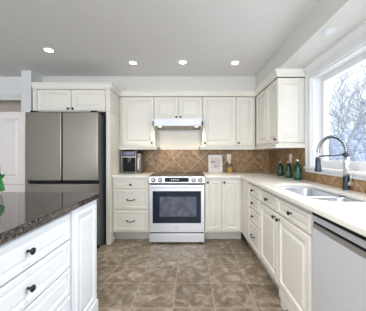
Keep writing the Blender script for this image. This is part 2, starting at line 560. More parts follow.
for x0, x1 in ((0.203, 0.418), (0.43, 0.682)):
    d = obj('door', panel(BM(), '-y', (x0, YD, 0.165), x1 - x0, 0.70, fr=0.05), M['cream'], t)
    knob(d, (x0 + 0.028, YD, 0.835), '-y')

def body_right(root, y0, y1, ztoe=0.14):
    obj('body', box(BM(), XD + 0.021, XR - 0.012, y0, y1, ztoe, TOP), M['cream'], root)
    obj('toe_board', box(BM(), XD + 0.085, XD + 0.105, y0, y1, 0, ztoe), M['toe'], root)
def drawer_right(root, y0, y1, z0, z1, kind, fr=0.024):
    d = obj('drawer', panel(BM(), '-x', (XD, y1, z0), y1 - y0, z1 - z0, fr=fr, drawer=True), M['cream'], root)
    c = (XD + 0.001, (y0 + y1) / 2, (z0 + z1) / 2)
    knob(d, c, '-x') if kind == 'k' else pull(d, c, '-x')
t = thing('base_cabinet', 'cream four-drawer base cabinet by the corner, in the window run', 'cabinet', (1.0, 2.5, 0))
body_right(t, 2.285, 3.085)
obj('filler', box(BM(), XD, XD + 0.021, 2.735, 3.066, 0.14, TOP), M['cream'], t)
for z0, z1, k in ((0.752, 0.872, 'k'), (0.603, 0.738, 'k'), (0.452, 0.588, 'k'), (0.158, 0.436, 'p')):
    drawer_right(t, 2.30, 2.725, z0, z1, k, 0.022 if k == 'k' else 0.03)
t = thing('base_cabinet', 'cream sink base cabinet with two doors below two drawers, beside the dishwasher', 'cabinet', (1.0, 1.79, 0))
bm = BM()
box(bm, XD + 0.021, XR - 0.012, 1.295, 2.283, 0.14, 0.69)
box(bm, XD + 0.021, XD + 0.04, 1.295, 2.283, 0.69, TOP); box(bm, XD + 0.04, XR - 0.012, 1.295, 1.313, 0.69, TOP); box(bm, XD + 0.04, XR - 0.012, 2.265, 2.283, 0.69, TOP)
obj('body', bm, M['cream'], t)
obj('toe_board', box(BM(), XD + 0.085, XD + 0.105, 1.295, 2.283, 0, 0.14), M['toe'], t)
for (y0, y1, kd) in ((1.818, 2.272, 1.86), (1.318, 1.806, 1.77)):
    drawer_right(t, y0, y1, 0.748, 0.866, 'k', 0.022)
    d = obj('door', panel(BM(), '-x', (XD, y1, 0.165), y1 - y0, 0.565, fr=0.055), M['cream'], t)
    knob(d, (XD, kd, 0.698), '-x')
bm = BM()
sweep(bm, [(0, 0.075), (0.012, 0.075), (0.012, 0.12), (0.006, 0.135), (0, 0.14)], [(XD + 0.021, 1.80), (XD + 0.021, 1.30)])
box(bm, XD + 0.021, XD + 0.05, 1.74, 1.80, 0, 0.14)
obj('plinth', bm, M['cream'], t)

# dishwasher
t = thing('dishwasher', 'pale steel dishwasher with a pocket handle, under the worktop by the sink', 'dishwasher', (1.0, 0.985, 0))
obj('body', box(BM(), XD + 0.03, XR - 0.02, 0.69, 1.283, 0.02, 0.875), M['darkgrey'], t)
bm = BM()
box(bm, XD - 0.004, XD + 0.028, 0.692, 1.281, 0.10, 0.800, 0.004)
obj('door', bm, M['dwsteel'], t)
bm = BM()
box(bm, XD + 0.012, XD + 0.03, 0.692, 1.281, 0.802, 0.840)
box(bm, XD - 0.002, XD + 0.03, 0.692, 1.281, 0.840, 0.872, 0.003)
obj('control_strip', bm, M['rsteel'], t)
obj('pocket_handle', box(BM(), XD - 0.001, XD + 0.012, 0.70, 1.273, 0.828, 0.8395), M['black'], t)
obj('pocket_lip', box(BM(), XD - 0.004, XD + 0.012, 0.70, 1.273, 0.802, 0.827), M['lip'], t)
obj('gap_shade', box(BM(), XD - 0.004, XD + 0.03, 0.692, 1.281, 0.873, 0.8955), M['black'], t)  # solid black strip stands in for the shaded gap under the worktop
obj('toe_board', box(BM(), XD + 0.08, XD + 0.10, 0.69, 1.283, 0.0, 0.10), M['black'], t)
# end cupboard beyond the dishwasher
t = thing('base_cabinet', 'cream base cabinet at the near end of the window run, past the dishwasher', 'cabinet', (1.0, 0.45, 0))
body_right(t, 0.20, 0.688)
obj('door', panel(BM(), '-x', (XD, 0.675, 0.165), 0.46, 0.70), M['cream'], t)

# ------------------------------------------------------------------ worktops
def slab(outline, z0, z1, holes=()):
    bm = BM()
    es = []
    for loop in [outline] + list(holes):
        vs = [bm.verts.new((x, y, z1)) for x, y in loop]
        es += [bm.edges.new((vs[i], vs[(i + 1) % len(vs)])) for i in range(len(vs))]
    bmesh.ops.triangle_fill(bm, use_beauty=True, use_dissolve=False, edges=es)
    r = bmesh.ops.extrude_face_region(bm, geom=bm.faces[:])
    bmesh.ops.translate(bm, verts=[v for v in r['geom'] if isinstance(v, bmesh.types.BMVert)], vec=(0, 0, z0 - z1))
    return bm
CF, CX = 3.04, 0.678             # front edges of the slabs
tag(obj('worktop', slab([(-1.086, CF), (-0.578, CF), (-0.578, YB - 0.011), (-1.086, YB - 0.011)], TOP, ZT), M['quartz'], bevel=0.006),
    'short pale worktop left of the range, carrying the coffee machine', 'worktop')
hole = rrect(0.795, 1.175, 1.372, 2.215, (0.15, 0.07, 0.07, 0.16), 8)
tag(obj('worktop', slab([(0.192, CF), (CX, CF), (CX, 0.18), (XR - 0.010, 0.18), (XR - 0.010, YB - 0.011), (0.192, YB - 0.011)], TOP, ZT, [hole]), M['quartz'], bevel=0.006),
    'L-shaped pale worktop running round the corner and around the sink', 'worktop')

# sink: steel deck and two bowls
t = thing('sink', 'double bowl undermount steel sink below the window', 'sink', (0.985, 1.775, 0.70))
def bowl(name, y0, y1, r_):
    bm = BM()
    rings = [(-0.012, TOP - 0.001), (0.0, TOP - 0.001), (0.004, TOP - 0.012), (0.012, 0.74), (0.022, 0.722), (0.05, 0.715), (0.13, 0.710)]
    prev = None
    for ins, z in rings:
        rr = tuple(max(0.02, a - ins * 0.6) for a in r_)
        pts = rrect(0.80 + ins, 1.17 - ins, y0 + ins, y1 - ins, rr, 6)
        vs = [bm.verts.new((x, y, z)) for x, y in pts]
        if prev:
            for i in range(len(vs)):
                f = bm.faces.new((prev[i], prev[(i + 1) % len(vs)], vs[(i + 1) % len(vs)], vs[i])); f.smooth = True
        prev = vs
    bm.faces.new(prev)
    o = obj(name, bm, M['sinksteel'], t)
    cy = (y0 + y1) / 2
    bm = lathe(BM(), (0.985, cy, 0.7105), [(0.045, 0), (0.043, 0.004), (0.03, 0.003), (0.012, 0.002), (0.006, 0.012)], n=20)
    obj('strainer', bm, M['chrome'], o)
bowl('bowl', 1.735, 2.205, (0.06, 0.06, 0.06, 0.15))
bowl('bowl', 1.382, 1.705, (0.15, 0.06, 0.06, 0.06))

# ------------------------------------------------------------------ range
RX0, RX1 = -0.573, 0.187
YR = 3.035
t = thing('range', 'stainless steel electric range with glass cooktop between the base cabinets', 'range', (-0.193, 3.36, 0))
rc = (RX0 + RX1) / 2
obj('body', box(BM(), RX0 + 0.003, RX1 - 0.003, YR + 0.03, YB - 0.015, 0.02, 0.918), M['rsteel'], t)
bm = BM()
box(bm, RX0, RX1, YR + 0.03, YB - 0.012, 0.918, 0.932, 0.003)
ck = obj('cooktop', bm, M['cooktop'], t)
for (bx, by, br) in ((-0.40, 3.24, 0.10), (0.02, 3.24, 0.10), (-0.40, 3.52, 0.075), (0.02, 3.52, 0.085), (rc, 3.56, 0.055)):
    bm = BM()
    for k in (1.0, 0.6):
        pts = [(bx + br * k * math.cos(2 * math.pi * i / 32), by + br * k * math.sin(2 * math.pi * i / 32), 0.9322) for i in range(33)]
        tube(bm, pts, 0.0022, 6)
    obj('burner', bm, M['burner'], ck)
# sloping control panel
bm = BM()
prof = [(YR + 0.035, 0.924), (YR + 0.004, 0.912), (YR - 0.012, 0.835), (YR - 0.008, 0.825), (YR + 0.035, 0.825)]
a_ = [bm.verts.new((RX0, y, z)) for y, z in prof]; b_ = [bm.verts.new((RX1, y, z)) for y, z in prof]
for i in range(5): bm.faces.new((a_[i], a_[(i + 1) % 5], b_[(i + 1) % 5], b_[i]))
bm.faces.new(a_); bm.faces.new(b_)
cp = obj('control_panel', bm, M['rsteel'], t, bevel=0.003)
cn = Vector((0, -0.985, 0.175)).normalized()
def on_panel(x, z, out=0.0):
    y = YR + 0.004 - (0.912 - z) / 0.077 * 0.016
    return Vector((x, y, z)) + cn * out
for kx in (0.058, 0.150, 0.608, 0.700):
    c = on_panel(RX0 + kx, 0.873)
    bm = lathe(BM(), c, [(0.031, 0), (0.031, 0.005), (0.026, 0.007), (0.024, 0.024), (0.020, 0.028)], cn, 20)
    k_ = obj('knob', bm, M['knobsteel'], cp)
    bm = BM()
    lathe(bm, c, [(0.0335, 0), (0.0335, 0.002)], cn, 24)
    obj('bezel', bm, M['darkgrey'], k_)
bm = BM()
q = [on_panel(RX0 + 0.213, 0.845, 0.002), on_panel(RX0 + 0.543, 0.845, 0.002), on_panel(RX0 + 0.543, 0.902, 0.002), on_panel(RX0 + 0.213, 0.902, 0.002)]
f1 = [bm.verts.new(p) for p in q]; f2 = [bm.verts.new(p - cn * 0.004) for p in q]
bm.faces.new(f1); bm.faces.new(f2)
for i in range(4): bm.faces.new((f1[i], f1[(i + 1) % 4], f2[(i + 1) % 4], f2[i]))
dp = obj('display', bm, M['display'], cp)
bm = BM()
for k in range(4):
    p = on_panel(RX0 + 0.30 + k * 0.03, 0.874, 0.003)
    box(bm, p.x, p.x + 0.016, p.y - 0.0004, p.y + 0.0004, p.z - 0.008, p.z + 0.008)
obj('digits', bm, M['digit'], dp)
# oven door with window and handle
bm = BM()
Z0, Z1 = 0.158, 0.808
x0, x1 = RX0 + 0.004, RX1 - 0.004
box(bm, x0, x1, YR - 0.012, YR + 0.028, Z0, Z1, 0.005)
od = obj('oven_door', bm, M['rsteel'], t)
bm = BM()
box(bm, RX0 + 0.05, RX1 - 0.05, YR - 0.0145, YR - 0.011, 0.285, 0.722, 0.001)
gl = obj('glass', bm, M['ovenglass'], od)
obj('inner_window', box(BM(), RX0 + 0.145, RX1 - 0.115, YR - 0.0155, YR - 0.0146, 0.375, 0.645), M['ovenpane'], gl)
bm = BM()
box(bm, rc - 0.345, rc + 0.345, YR - 0.074, YR - 0.046, 0.778, 0.812, 0.009)
for sx in (-0.315, 0.315):
    box(bm, rc + sx - 0.014, rc + sx + 0.014, YR - 0.05, YR - 0.0125, 0.785, 0.805)
obj('handle', bm, M['rsteel'], od)
# small maker's plate on the door
bm = BM()
for k in range(7):
    box(bm, rc - 0.024 + k * 0.007, rc - 0.0195 + k * 0.007, YR - 0.0128, YR - 0.0119, 0.222, 0.229)
obj('lettering', bm, M['darkgrey'], od)
obj('storage_drawer', box(BM(), x0, x1, YR - 0.012, YR + 0.028, 0.024, 0.142, 0.005), M['rsteel'], t)
obj('gap_strip', box(BM(), x0 + 0.01, x1 - 0.01, YR + 0.002, YR + 0.028, 0.142, 0.158), M['black'], t)
obj('gap_strip', box(BM(), x0 + 0.004, x1 - 0.004, YR - 0.004, YR + 0.028, 0.8085, 0.8245), M['black'], t)
for sx in (RX0 + 0.06, RX1 - 0.06):
    for sy in (YR + 0.08, YB - 0.1):
        obj('foot', lathe(BM(), (sx, sy, 0), [(0.02, 0), (0.02, 0.006), (0.012, 0.008), (0.012, 0.021)], n=12), M['black'], t)

# ------------------------------------------------------------------ wall cupboards
YU, XU = 3.37, 0.983
UZ0, UZ1 = 1.36, 2.098
def upper_back(label, x0, x1, z0, doors, zb=None):
    t = thing('wall_cabinet', label, 'cabinet', ((x0 + x1) / 2, 3.53, z0))
    obj('body', box(BM(), x0, x1, YU + 0.021, YB - 0.001, z0 - 0.018, UZ1), M['cream'], t)
    for a, b, kx in doors:
        d = obj('door', panel(BM(), '-y', (a, YU, z0), b - a, UZ1 - 0.006 - z0, fr=0.052), M['cream'], t)
        knob(d, (kx, YU, z0 + 0.035), '-y')
    return t
upper_back('cream single-door wall cabinet left of the range hood', -1.086, -0.562, UZ0, [(-1.05, -0.568, -0.592)])
upper_back('short cream two-door wall cabinet directly above the range hood', -0.560, 0.175, 1.752, [(-0.554, -0.194, -0.222), (-0.186, 0.169, -0.158)])
upper_back('cream wall cabinet right of the hood, above the framed print', 0.178, 0.684, UZ0, [(0.184, 0.678, 0.212)])
upper_back('narrow cream wall cabinet in the corner, facing the room', 0.686, 0.98, UZ0, [(0.694, 0.952, 0.722)])
t = thing('wall_cabinet', 'cream two-door wall cabinet on the window wall, end panel facing out', 'cabinet', (1.15, 2.95, UZ0))
bm = BM()
box(bm, XU + 0.021, XR - 0.001, 2.541, YU + 0.02, UZ0 - 0.018, UZ1)
obj('body', bm, M['cream'], t)
for a, b, ky in ((2.905, 3.352, 2.935), (2.528, 2.893, 2.562)):
    d = obj('door', panel(BM(), '-x', (XU, b, UZ0), b - a, UZ1 - 0.006 - UZ0, fr=0.052), M['cream'], t)
    if ky < 2.6: knob(d, (XU, ky, UZ0 + 0.035), '-x')
obj('end_panel', panel(BM(), '-y', (XU + 0.004, 2.52, UZ0), XR - XU - 0.006, UZ1 - 0.006 - UZ0, fr=0.05), M['cream'], t)

# light rails under the wall cupboards
def rail(path, label):
    prof = [(-0.02, 1.294), (0.020, 1.294), (0.026, 1.302), (0.024, 1.320), (0.034, 1.332), (0.034, 1.341), (-0.02, 1.341)]
    tag(obj('light_rail', sweep(BM(), prof, path), M['cream']), label, 'moulding')
rail([(-1.084, YU), (-0.545, YU), (-0.545, YB - 0.014)], 'cream light rail under the wall cabinet left of the hood')
rail([(0.163, YB - 0.014), (0.163, YU), (XU, YU), (XU, 2.52), (XR - 0.011, 2.52)], 'long cream light rail turning the corner under the right wall cabinets')
# painted panel on the wall under the hood
tag(obj('wall_panel', box(BM(), -0.525, 0.142, YB - 0.006, YB - 0.0005, 1.301, 1.60), M['cream']), 'plain cream panel on the wall between hood and tiles', 'panel')

# crown moulding
prof = [(0.002, 2.100), (0.010, 2.100), (0.012, 2.118), (0.022, 2.124), (0.026, 2.144), (0.032, 2.160), (0.040, 2.166), (0.040, 2.181), (0.002, 2.181)]
tag(obj('crown_moulding', sweep(BM(), prof, [(-2.128, 2.988), (-1.086, 2.988), (-1.086, 3.368), (XU, 3.368), (XU, 2.518), (XR - 0.002, 2.518)]), M['cream']),
    'cream crown moulding along the tops of all the wall cabinets', 'moulding')

# ------------------------------------------------------------------ refrigerator and its surround
PZ = 2.098
tag(obj('side_panel', box(BM(), -1.145, -1.089, 2.992, YB - 0.001, 0, 1.80), M['cream'], bevel=0.004), 'tall cream end panel between refrigerator and base cabinet', 'panel')
tag(obj('side_panel', box(BM(), -2.130, -2.108, 2.992, YB - 0.001, 0, 1.80), M['cream'], bevel=0.004), 'cream end panel left of the refrigerator, beside the white pantry', 'panel')
t = thing('wall_cabinet', 'cream two-door cabinet bridging over the refrigerator', 'cabinet', (-1.62, 3.3, 1.80))
obj('body', box(BM(), -2.130, -1.089, 3.012, YB - 0.001, 1.802, PZ), M['cream'], t)
for a, b in ((-2.130, -2.078), (-1.150, -1.089)):
    bm = BM()
    box(bm, a, b, 2.990, 3.012, 1.802, PZ)
    box(bm, a + 0.014, b - 0.014, 2.982, 2.990, 1.83, PZ - 0.03, 0.003)
    obj('pilaster', bm, M['cream'], t)
for a, b, kx in ((-2.072, -1.622, -1.648), (-1.613, -1.157, -1.587)):
    d = obj('door', panel(BM(), '-y', (a, 2.992, 1.812), b - a, PZ - 1.820, fr=0.05), M['cream'], t)
    knob(d, (kx, 2.992, 1.836), '-y')

FX0, FX1, FY = -2.10, -1.19, 2.825
t = thing('refrigerator', 'stainless french-door refrigerator standing in the cream cabinet surround', 'refrigerator', (-1.645, 3.2, 0))
obj('body', box(BM(), FX0 + 0.004, FX1, FY + 0.075, YB - 0.05, 0.02, 1.745, 0.004), M['darkgrey'], t)
fm = (FX0 + FX1) / 2
for a, b in ((FX0, fm - 0.009), (fm + 0.009, FX1)):
    bm = box(BM(), a, b, FY, FY + 0.062, 0.888, 1.76, 0.006)
    d = obj('door', bm, M['fridge'], t)
    obj('grip', box(BM(), a + 0.02, b - 0.02, FY + 0.014, FY + 0.06, 0.862, 0.888), M['black'], d)
obj('freezer_drawer', box(BM(), FX0, FX1, FY, FY + 0.062, 0.46, 0.845, 0.006), M['fridge'], t)
obj('freezer_drawer', box(BM(), FX0, FX1, FY, FY + 0.062, 0.06, 0.452, 0.006), M['fridge'], t)
obj('mullion', box(BM(), fm - 0.0085, fm + 0.0085, FY + 0.008, FY + 0.05, 0.89, 1.755), M['black'], t)
obj('gasket', box(BM(), FX0 + 0.012, FX1 - 0.012, FY + 0.05, FY + 0.075, 0.06, 1.75), M['black'], t)
for a in (FX0 + 0.03, FX1 - 0.10):
    obj('hinge_cover', box(BM(), a, a + 0.07, FY + 0.03, FY + 0.17, 1.7605, 1.785, 0.005), M['black'], t)
obj('kick_plate', box(BM(), FX0 + 0.01, FX1 - 0.01, FY + 0.08, FY + 0.10, 0.0, 0.06), M['black'], t)

# white pantry beside the refrigerator
t = thing('pantry_cabinet', 'white panelled pantry cabinet left of the refrigerator', 'cabinet', (-2.55, 3.02, 0))
obj('body', box(BM(), -2.95, -2.162, 2.921, 3.145, 0, 1.782), M['pantry'], t)
obj('door', panel(BM(), '-y', (-2.945, 2.90, 0.832), 0.778, 0.945, fr=0.095), M['pantry'], t)
obj('door', panel(BM(), '-y', (-2.945, 2.90, 0.10), 0.778, 0.722, fr=0.095), M['pantry'], t)

# ------------------------------------------------------------------ range hood
t = thing('range_hood', 'slim white under-cabinet range hood above the range', 'range hood', (-0.193, 3.45, 1.585))
HX0, HX1, HY = -0.556, 0.171, 3.21
bm = BM()
prof = [(YB - 0.001, 1.738), (HY + 0.004, 1.738), (HY, 1.734), (HY, 1.640), (HY + 0.006, 1.634), (HY + 0.03, 1.634), (HY + 0.03, 1.65), (YB - 0.05, 1.622), (YB - 0.05, 1.602), (YB - 0.001, 1.602)]
def prism(bm, prof, xa, xb):
    a_ = [bm.verts.new((xa, y, z)) for y, z in prof]; b_ = [bm.verts.new((xb, y, z)) for y, z in prof]
    n = len(prof)
    for i in range(n): bm.faces.new((a_[i], a_[(i + 1) % n], b_[(i + 1) % n], b_[i]))
    bm.faces.new(a_); bm.faces.new(b_)
prism(bm, prof, HX0, HX1)
for xa, xb in ((HX0, HX0 + 0.02), (HX1 - 0.02, HX1)):
    prism(bm, [(HY, 1.70), (HY, 1.634), (YB - 0.03, 1.60), (YB - 0.03, 1.70)], xa, xb)
obj('shell', bm, M['hoodsteel'], t)
def zu(y): return 1.6495 - 0.028 * (y - HY - 0.03) / (YB - 0.05 - HY - 0.03)
bm = BM()
prism(bm, [(HY + 0.032, zu(HY + 0.032)), (YB - 0.055, zu(YB - 0.055)), (YB - 0.055, zu(YB - 0.055) - 0.004), (HY + 0.032, zu(HY + 0.032) - 0.004)], HX0 + 0.021, HX1 - 0.021)
obj('underside_plate', bm, M['hoodgrey'], t)
xs_ = [HX0 + 0.15, HX0 + 0.26, HX0 + 0.37, HX0 + 0.48, HX0 + 0.59]
for xa, xb in zip(xs_, xs_[1:]):
    bm = BM()
    for i in range(5):
        a = xa + 0.006 + i * 0.0198
        prism(bm, [(HY + 0.06, zu(HY + 0.06) - 0.0045), (YB - 0.08, zu(YB - 0.08) - 0.0045), (YB - 0.08, zu(YB - 0.08) - 0.010), (HY + 0.06, zu(HY + 0.06) - 0.010)], a, a + 0.012)
    obj('grease_filter', bm, M['hoodfilter'], t)
for xa in (HX0 + 0.09, HX1 - 0.09):
    obj('lamp', lathe(BM(), (xa, HY + 0.12, 1.6425), [(0.030, -0.004), (0.028, -0.010), (0.015, -0.012)], n=18), M['hoodlamp'], t)
    l = bpy.data.lights.new('hood_lamp_light', 'SPOT'); l.energy = 4.2; l.spot_size = R(150); l.spot_blend = 0.8; l.color = (1, 0.84, 0.62); l.shadow_soft_size = 0.04
    lo = bpy.data.objects.new('hood_lamp_light', l); COL.objects.link(lo); lo.location = (xa, HY + 0.13, 1.62)

# ------------------------------------------------------------------ island
IX, IY = -0.696, 1.708           # worktop edges
t = thing('island_cabinet', 'white kitchen island with a stack of raised-panel drawers', 'island', (-1.2, 1.0, 0))
IF, IE = -0.715, 1.685
obj('body', box(BM(), -1.72, IF - 0.021, 0.02, IE - 0.02, 0.10, 0.887), M['island'], t)
obj('toe_board', box(BM(), -1.66, IF - 0.06, 0.06, IE - 0.06, 0.0, 0.10), M['island'], t)
for z0, z1, k in ((0.722, 0.872, 1), (0.556, 0.712, 1), (0.396, 0.546, 1), (0.13, 0.386, 1)):
    d = obj('drawer', panel(BM(), '+x', (IF, 0.62, z0), 0.70, z1 - z0, fr=0.026, drawer=True), M['island'], t)
    knob(d, (IF, 0.972, (z0 + z1) / 2), '+x')
bm = BM()
box(bm, IF - 0.021, IF, 1.335, IE, 0.10, 0.887, 0.003)
panel(bm, '+x', (IF + 0.008, 1.375, 0.15), 0.27, 0.70, t=0.008, fr=0.03)
obj('corner_panel', bm, M['island'], t)
bm = BM()
prism2 = [(1.44, 0.10), (IE, 0.10), (IE, 0.0), (1.62, 0.0), (1.595, 0.045), (1.55, 0.075)]
a_ = [bm.verts.new((IF - 0.05, y, z)) for y, z in prism2]; b_ = [bm.verts.new((IF + 0.012, y, z)) for y, z in prism2]
for i in range(6): bm.faces.new((a_[i], a_[(i + 1) % 6], b_[(i + 1) % 6], b_[i]))
bm.faces.new(a_); bm.faces.new(b_)
obj('foot', bm, M['island'], t)
bm = BM()
box(bm, IF - 0.021, IF + 0.012, 0.04, IE, 0.10, 0.125, 0.003)
obj('base_moulding', bm, M['island'], t)
tag(obj('island_worktop', slab([(-1.76, -0.02), (IX, -0.02), (IX, IY), (-1.76, IY)], 0.888, ZT), M['granite'], bevel=0.006),
    'polished dark granite top on the white island', 'worktop')

# ------------------------------------------------------------------ small things
# coffee machine
cz, cy0 = ZT, 3.36
t = thing('coffee_machine', 'black and silver bean-to-cup coffee machine on the worktop left of the range', 'coffee machine', (-0.92, 3.48, cz))
mx0, mx1 = -1.045, -0.835
bm = BM()
box(bm, mx0, mx1, cy0 + 0.10, cy0 + 0.27, cz + 0.012, cz + 0.35, 0.006)
box(bm, mx0, mx1, cy0, cy0 + 0.10, cz + 0.255, cz + 0.35, 0.006)
obj('body', bm, M['black'], t)
bm = BM()
for a in (mx0 - 0.006, mx1 - 0.004):
    box(bm, a, a + 0.008, cy0 - 0.006, cy0 + 0.26, cz, cz + 0.352, 0.003)
box(bm, mx0, mx1, cy0 - 0.006, cy0 + 0.02, cz + 0.245, cz + 0.262, 0.003)
obj('side_trim', bm, M['lip'], t)
bm = box(BM(), mx0 + 0.018, mx1 - 0.018, cy0 - 0.006, cy0 + 0.002, cz + 0.275, cz + 0.335, 0.002)
obj('control_display', bm, M['violet'], t)
bm = BM()
box(bm, -0.968, -0.912, cy0 + 0.02, cy0 + 0.10, cz + 0.19, cz + 0.255, 0.006)
for a in (-0.958, -0.922):
    lathe(bm, (a, cy0 + 0.045, cz + 0.19), [(0.010, 0), (0.007, -0.03)], n=10)
obj('spout', bm, M['darkgrey'], t)
bm = BM()
box(bm, mx0 + 0.008, mx1 - 0.006, cy0 - 0.03, cy0 + 0.10, cz, cz + 0.030, 0.004)
tr_ = obj('drip_tray', bm, M['darkgrey'], t)
bm = BM()
for k in range(7):
    box(bm, mx0 + 0.02, mx1 - 0.018, cy0 - 0.02 + k * 0.016, cy0 - 0.012 + k * 0.016, cz + 0.030, cz + 0.033)
obj('drip_grid', bm, M['black'], tr_)
bm = box(BM(), mx1 + 0.008, mx1 + 0.075, cy0 + 0.02, cy0 + 0.22, cz, cz + 0.315, 0.012)
obj('water_tank', bm, M['smoke'], t)
bm = box(BM(), mx1 + 0.02, mx1 + 0.045, cy0 + 0.012, cy0 + 0.021, cz + 0.06, cz + 0.24, 0.004)
obj('tank_window', bm, M['lip'], t)
lathe_b = lathe(BM(), (mx1 + 0.042, cy0 + 0.12, cz + 0.315), [(0.045, 0), (0.04, 0.02), (0.02, 0.03)], n=16)
obj('tank_lid', lathe_b, M['black'], t)

# framed print leaning on the tiles
t = thing('framed_print', 'small white framed abstract print leaning against the backsplash right of the range', 'picture', (0.41, 3.64, ZT))
tilt = Matrix.Rotation(R(-9), 4, 'X')
def tilted(bm, o=(0.40, 3.628, ZT + 0.0003)):
    bmesh.ops.transform(bm, matrix=Matrix.Translation(o) @ tilt, verts=bm.verts)
    return bm
pw, ph = 0.115, 0.285
bm = BM()
for (a, b, c, d_) in ((-pw, pw, 0, 0.018), (-pw, pw, ph - 0.018, ph), (-pw, -pw + 0.018, 0.018, ph - 0.018), (pw - 0.018, pw, 0.018, ph - 0.018)):
    box(bm, a, b, -0.006, 0.012, c, d_)
obj('frame', tilted(bm), M['frame'], t)
obj('mat_board', tilted(box(BM(), -pw + 0.018, pw - 0.018, 0.0, 0.010, 0.018, ph - 0.018)), M['frame'], t)
obj('print', tilted(box(BM(), -pw + 0.04, pw - 0.04, -0.002, 0.0, 0.05, ph - 0.05)), M['print'], t)

# amber bottle beside it
t = thing('oil_bottle', 'square amber bottle with plum label and pale stopper beside the framed print', 'bottle', (0.625, 3.58, ZT))
bm = box(BM(), 0.585, 0.655, 3.55, 3.61, ZT, ZT + 0.085, 0.008)
obj('body', bm, M['amber'], t)
bm = BM()
box(bm, 0.572, 0.668, 3.548, 3.612, ZT + 0.085, ZT + 0.145, 0.008)
obj('label', bm, M['wine'], t)
bm = lathe(BM(), (0.62, 3.58, ZT + 0.145), [(0.028, 0), (0.018, 0.012), (0.016, 0.03), (0.020, 0.032), (0.020, 0.06), (0.017, 0.064)], n=14)
obj('stopper', bm, M['plate'], t)

# outlets
def outlet(c, facing, label):
    u, z, n = frame_m(facing)
    c = Vector(c)
    t = thing('wall_outlet', label, 'outlet', c - z * 0.06)
    def slabp(w_, h_, d0, d1, o=(0, 0)):
        bm = BM()
        vs = []
        for d_ in (d0, d1):
            vs.append([bm.verts.new(c + u * (o[0] + sx * w_) + z * (o[1] + sz * h_) + n * d_) for sx, sz in ((-1, -1), (1, -1), (1, 1), (-1, 1))])
        bm.faces.new(vs[0]); bm.faces.new(vs[1])
        for i in range(4): bm.faces.new((vs[0][i], vs[0][(i + 1) % 4], vs[1][(i + 1) % 4], vs[1][i]))
        return bm
    p = obj('plate', slabp(0.036, 0.06, 0.0, 0.006), M['plate'], t, bevel=0.002)
    for oz in (-0.024, 0.024):
        s = obj('socket', slabp(0.017, 0.015, 0.006, 0.008, (0, oz)), M['frame'], p)
        bm = slabp(0.0015, 0.006, 0.008, 0.0085, (-0.006, oz + 0.002))
        b2 = slabp(0.0015, 0.005, 0.008, 0.0085, (0.006, oz + 0.002))
        me = bpy.data.meshes.new('tmp'); b2.to_mesh(me); b2.free(); bm.from_mesh(me); bpy.data.meshes.remove(me)
        obj('slots', bm, M['slot'], s)
outlet((0.63, YB - 0.0102, 1.165), '-y', 'pale outlet plate on the back tiles above the amber bottle')
outlet((XR - 0.0092, 2.90, 1.165), '-x', 'pale outlet plate on the window-wall tiles behind the green bottles')

# green stoppered bottles
def green_bottle(c, s, label):
    t = thing('green_bottle', label, 'bottle', c, 'green bottles by the sink')
    bm = lathe(BM(), c, [(0.032 * s, 0), (0.038 * s, 0.004), (0.039 * s, 0.02), (0.039 * s, 0.125 * s), (0.036 * s, 0.145 * s), (0.020 * s, 0.166 * s), (0.0135 * s, 0.175 * s), (0.0135 * s, 0.192 * s)], n=20)
    obj('body', bm, M['green'], t)
    bm = lathe(BM(), Vector(c) + Vector((0, 0, 0.035)), [(0.0395 * s, 0), (0.0395 * s, 0.055 * s)], n=20, cap=False)
    obj('label', bm, M['label'], t)
    bm = lathe(BM(), Vector(c) + Vector((0, 0, 0.192 * s)), [(0.015 * s, 0), (0.016 * s, 0.004), (0.015 * s, 0.012), (0.010 * s, 0.018 * s), (0.006 * s, 0.024 * s)], n=16)
    obj('stopper', bm, M['chrome'], t)
green_bottle((1.215, 3.02, ZT), 0.95, 'dark green stoppered bottle nearest the room corner, farthest from the sink')
green_bottle((1.215, 2.765, ZT), 0.97, 'dark green stoppered bottle in the middle of the three')
green_bottle((1.215, 2.53, ZT), 1.12, 'largest dark green stoppered bottle, nearest the sink and window')

# faucet
fx, fy = 1.272, 1.82
t = thing('faucet', 'tall spring-neck pull-down faucet with dark base behind the sink', 'faucet', (fx, fy, ZT))
bm = lathe(BM(), (fx, fy, ZT), [(0.027, 0), (0.027, 0.006), (0.024, 0.010), (0.024, 0.105), (0.022, 0.11)], n=20)
obj('base', bm, M['gunmetal'], t)
bm = lathe(BM(), (fx, fy, ZT + 0.11), [(0.021, 0), (0.021, 0.165)], n=20)
obj('column', bm, M['nickel'], t)
bm = lathe(BM(), (fx, fy, ZT + 0.275), [(0.023, 0), (0.025, 0.004), (0.025, 0.026), (0.020, 0.030)], n=20)
obj('collar', bm, M['gunmetal'], t)
arc = []
za = ZT + 0.305
for i in range(49):
    a = math.pi * i / 48
    arc.append(Vector((fx - 0.115 + 0.115 * math.cos(a), fy, za + 0.132 * math.sin(a))))
arc.append(Vector((fx - 0.23, fy, za - 0.03)))
arc.append(Vector((fx - 0.23, fy, za - 0.05)))
hs = obj('hose', tube(BM(), arc, 0.0075, 10), M['nickel'], t)
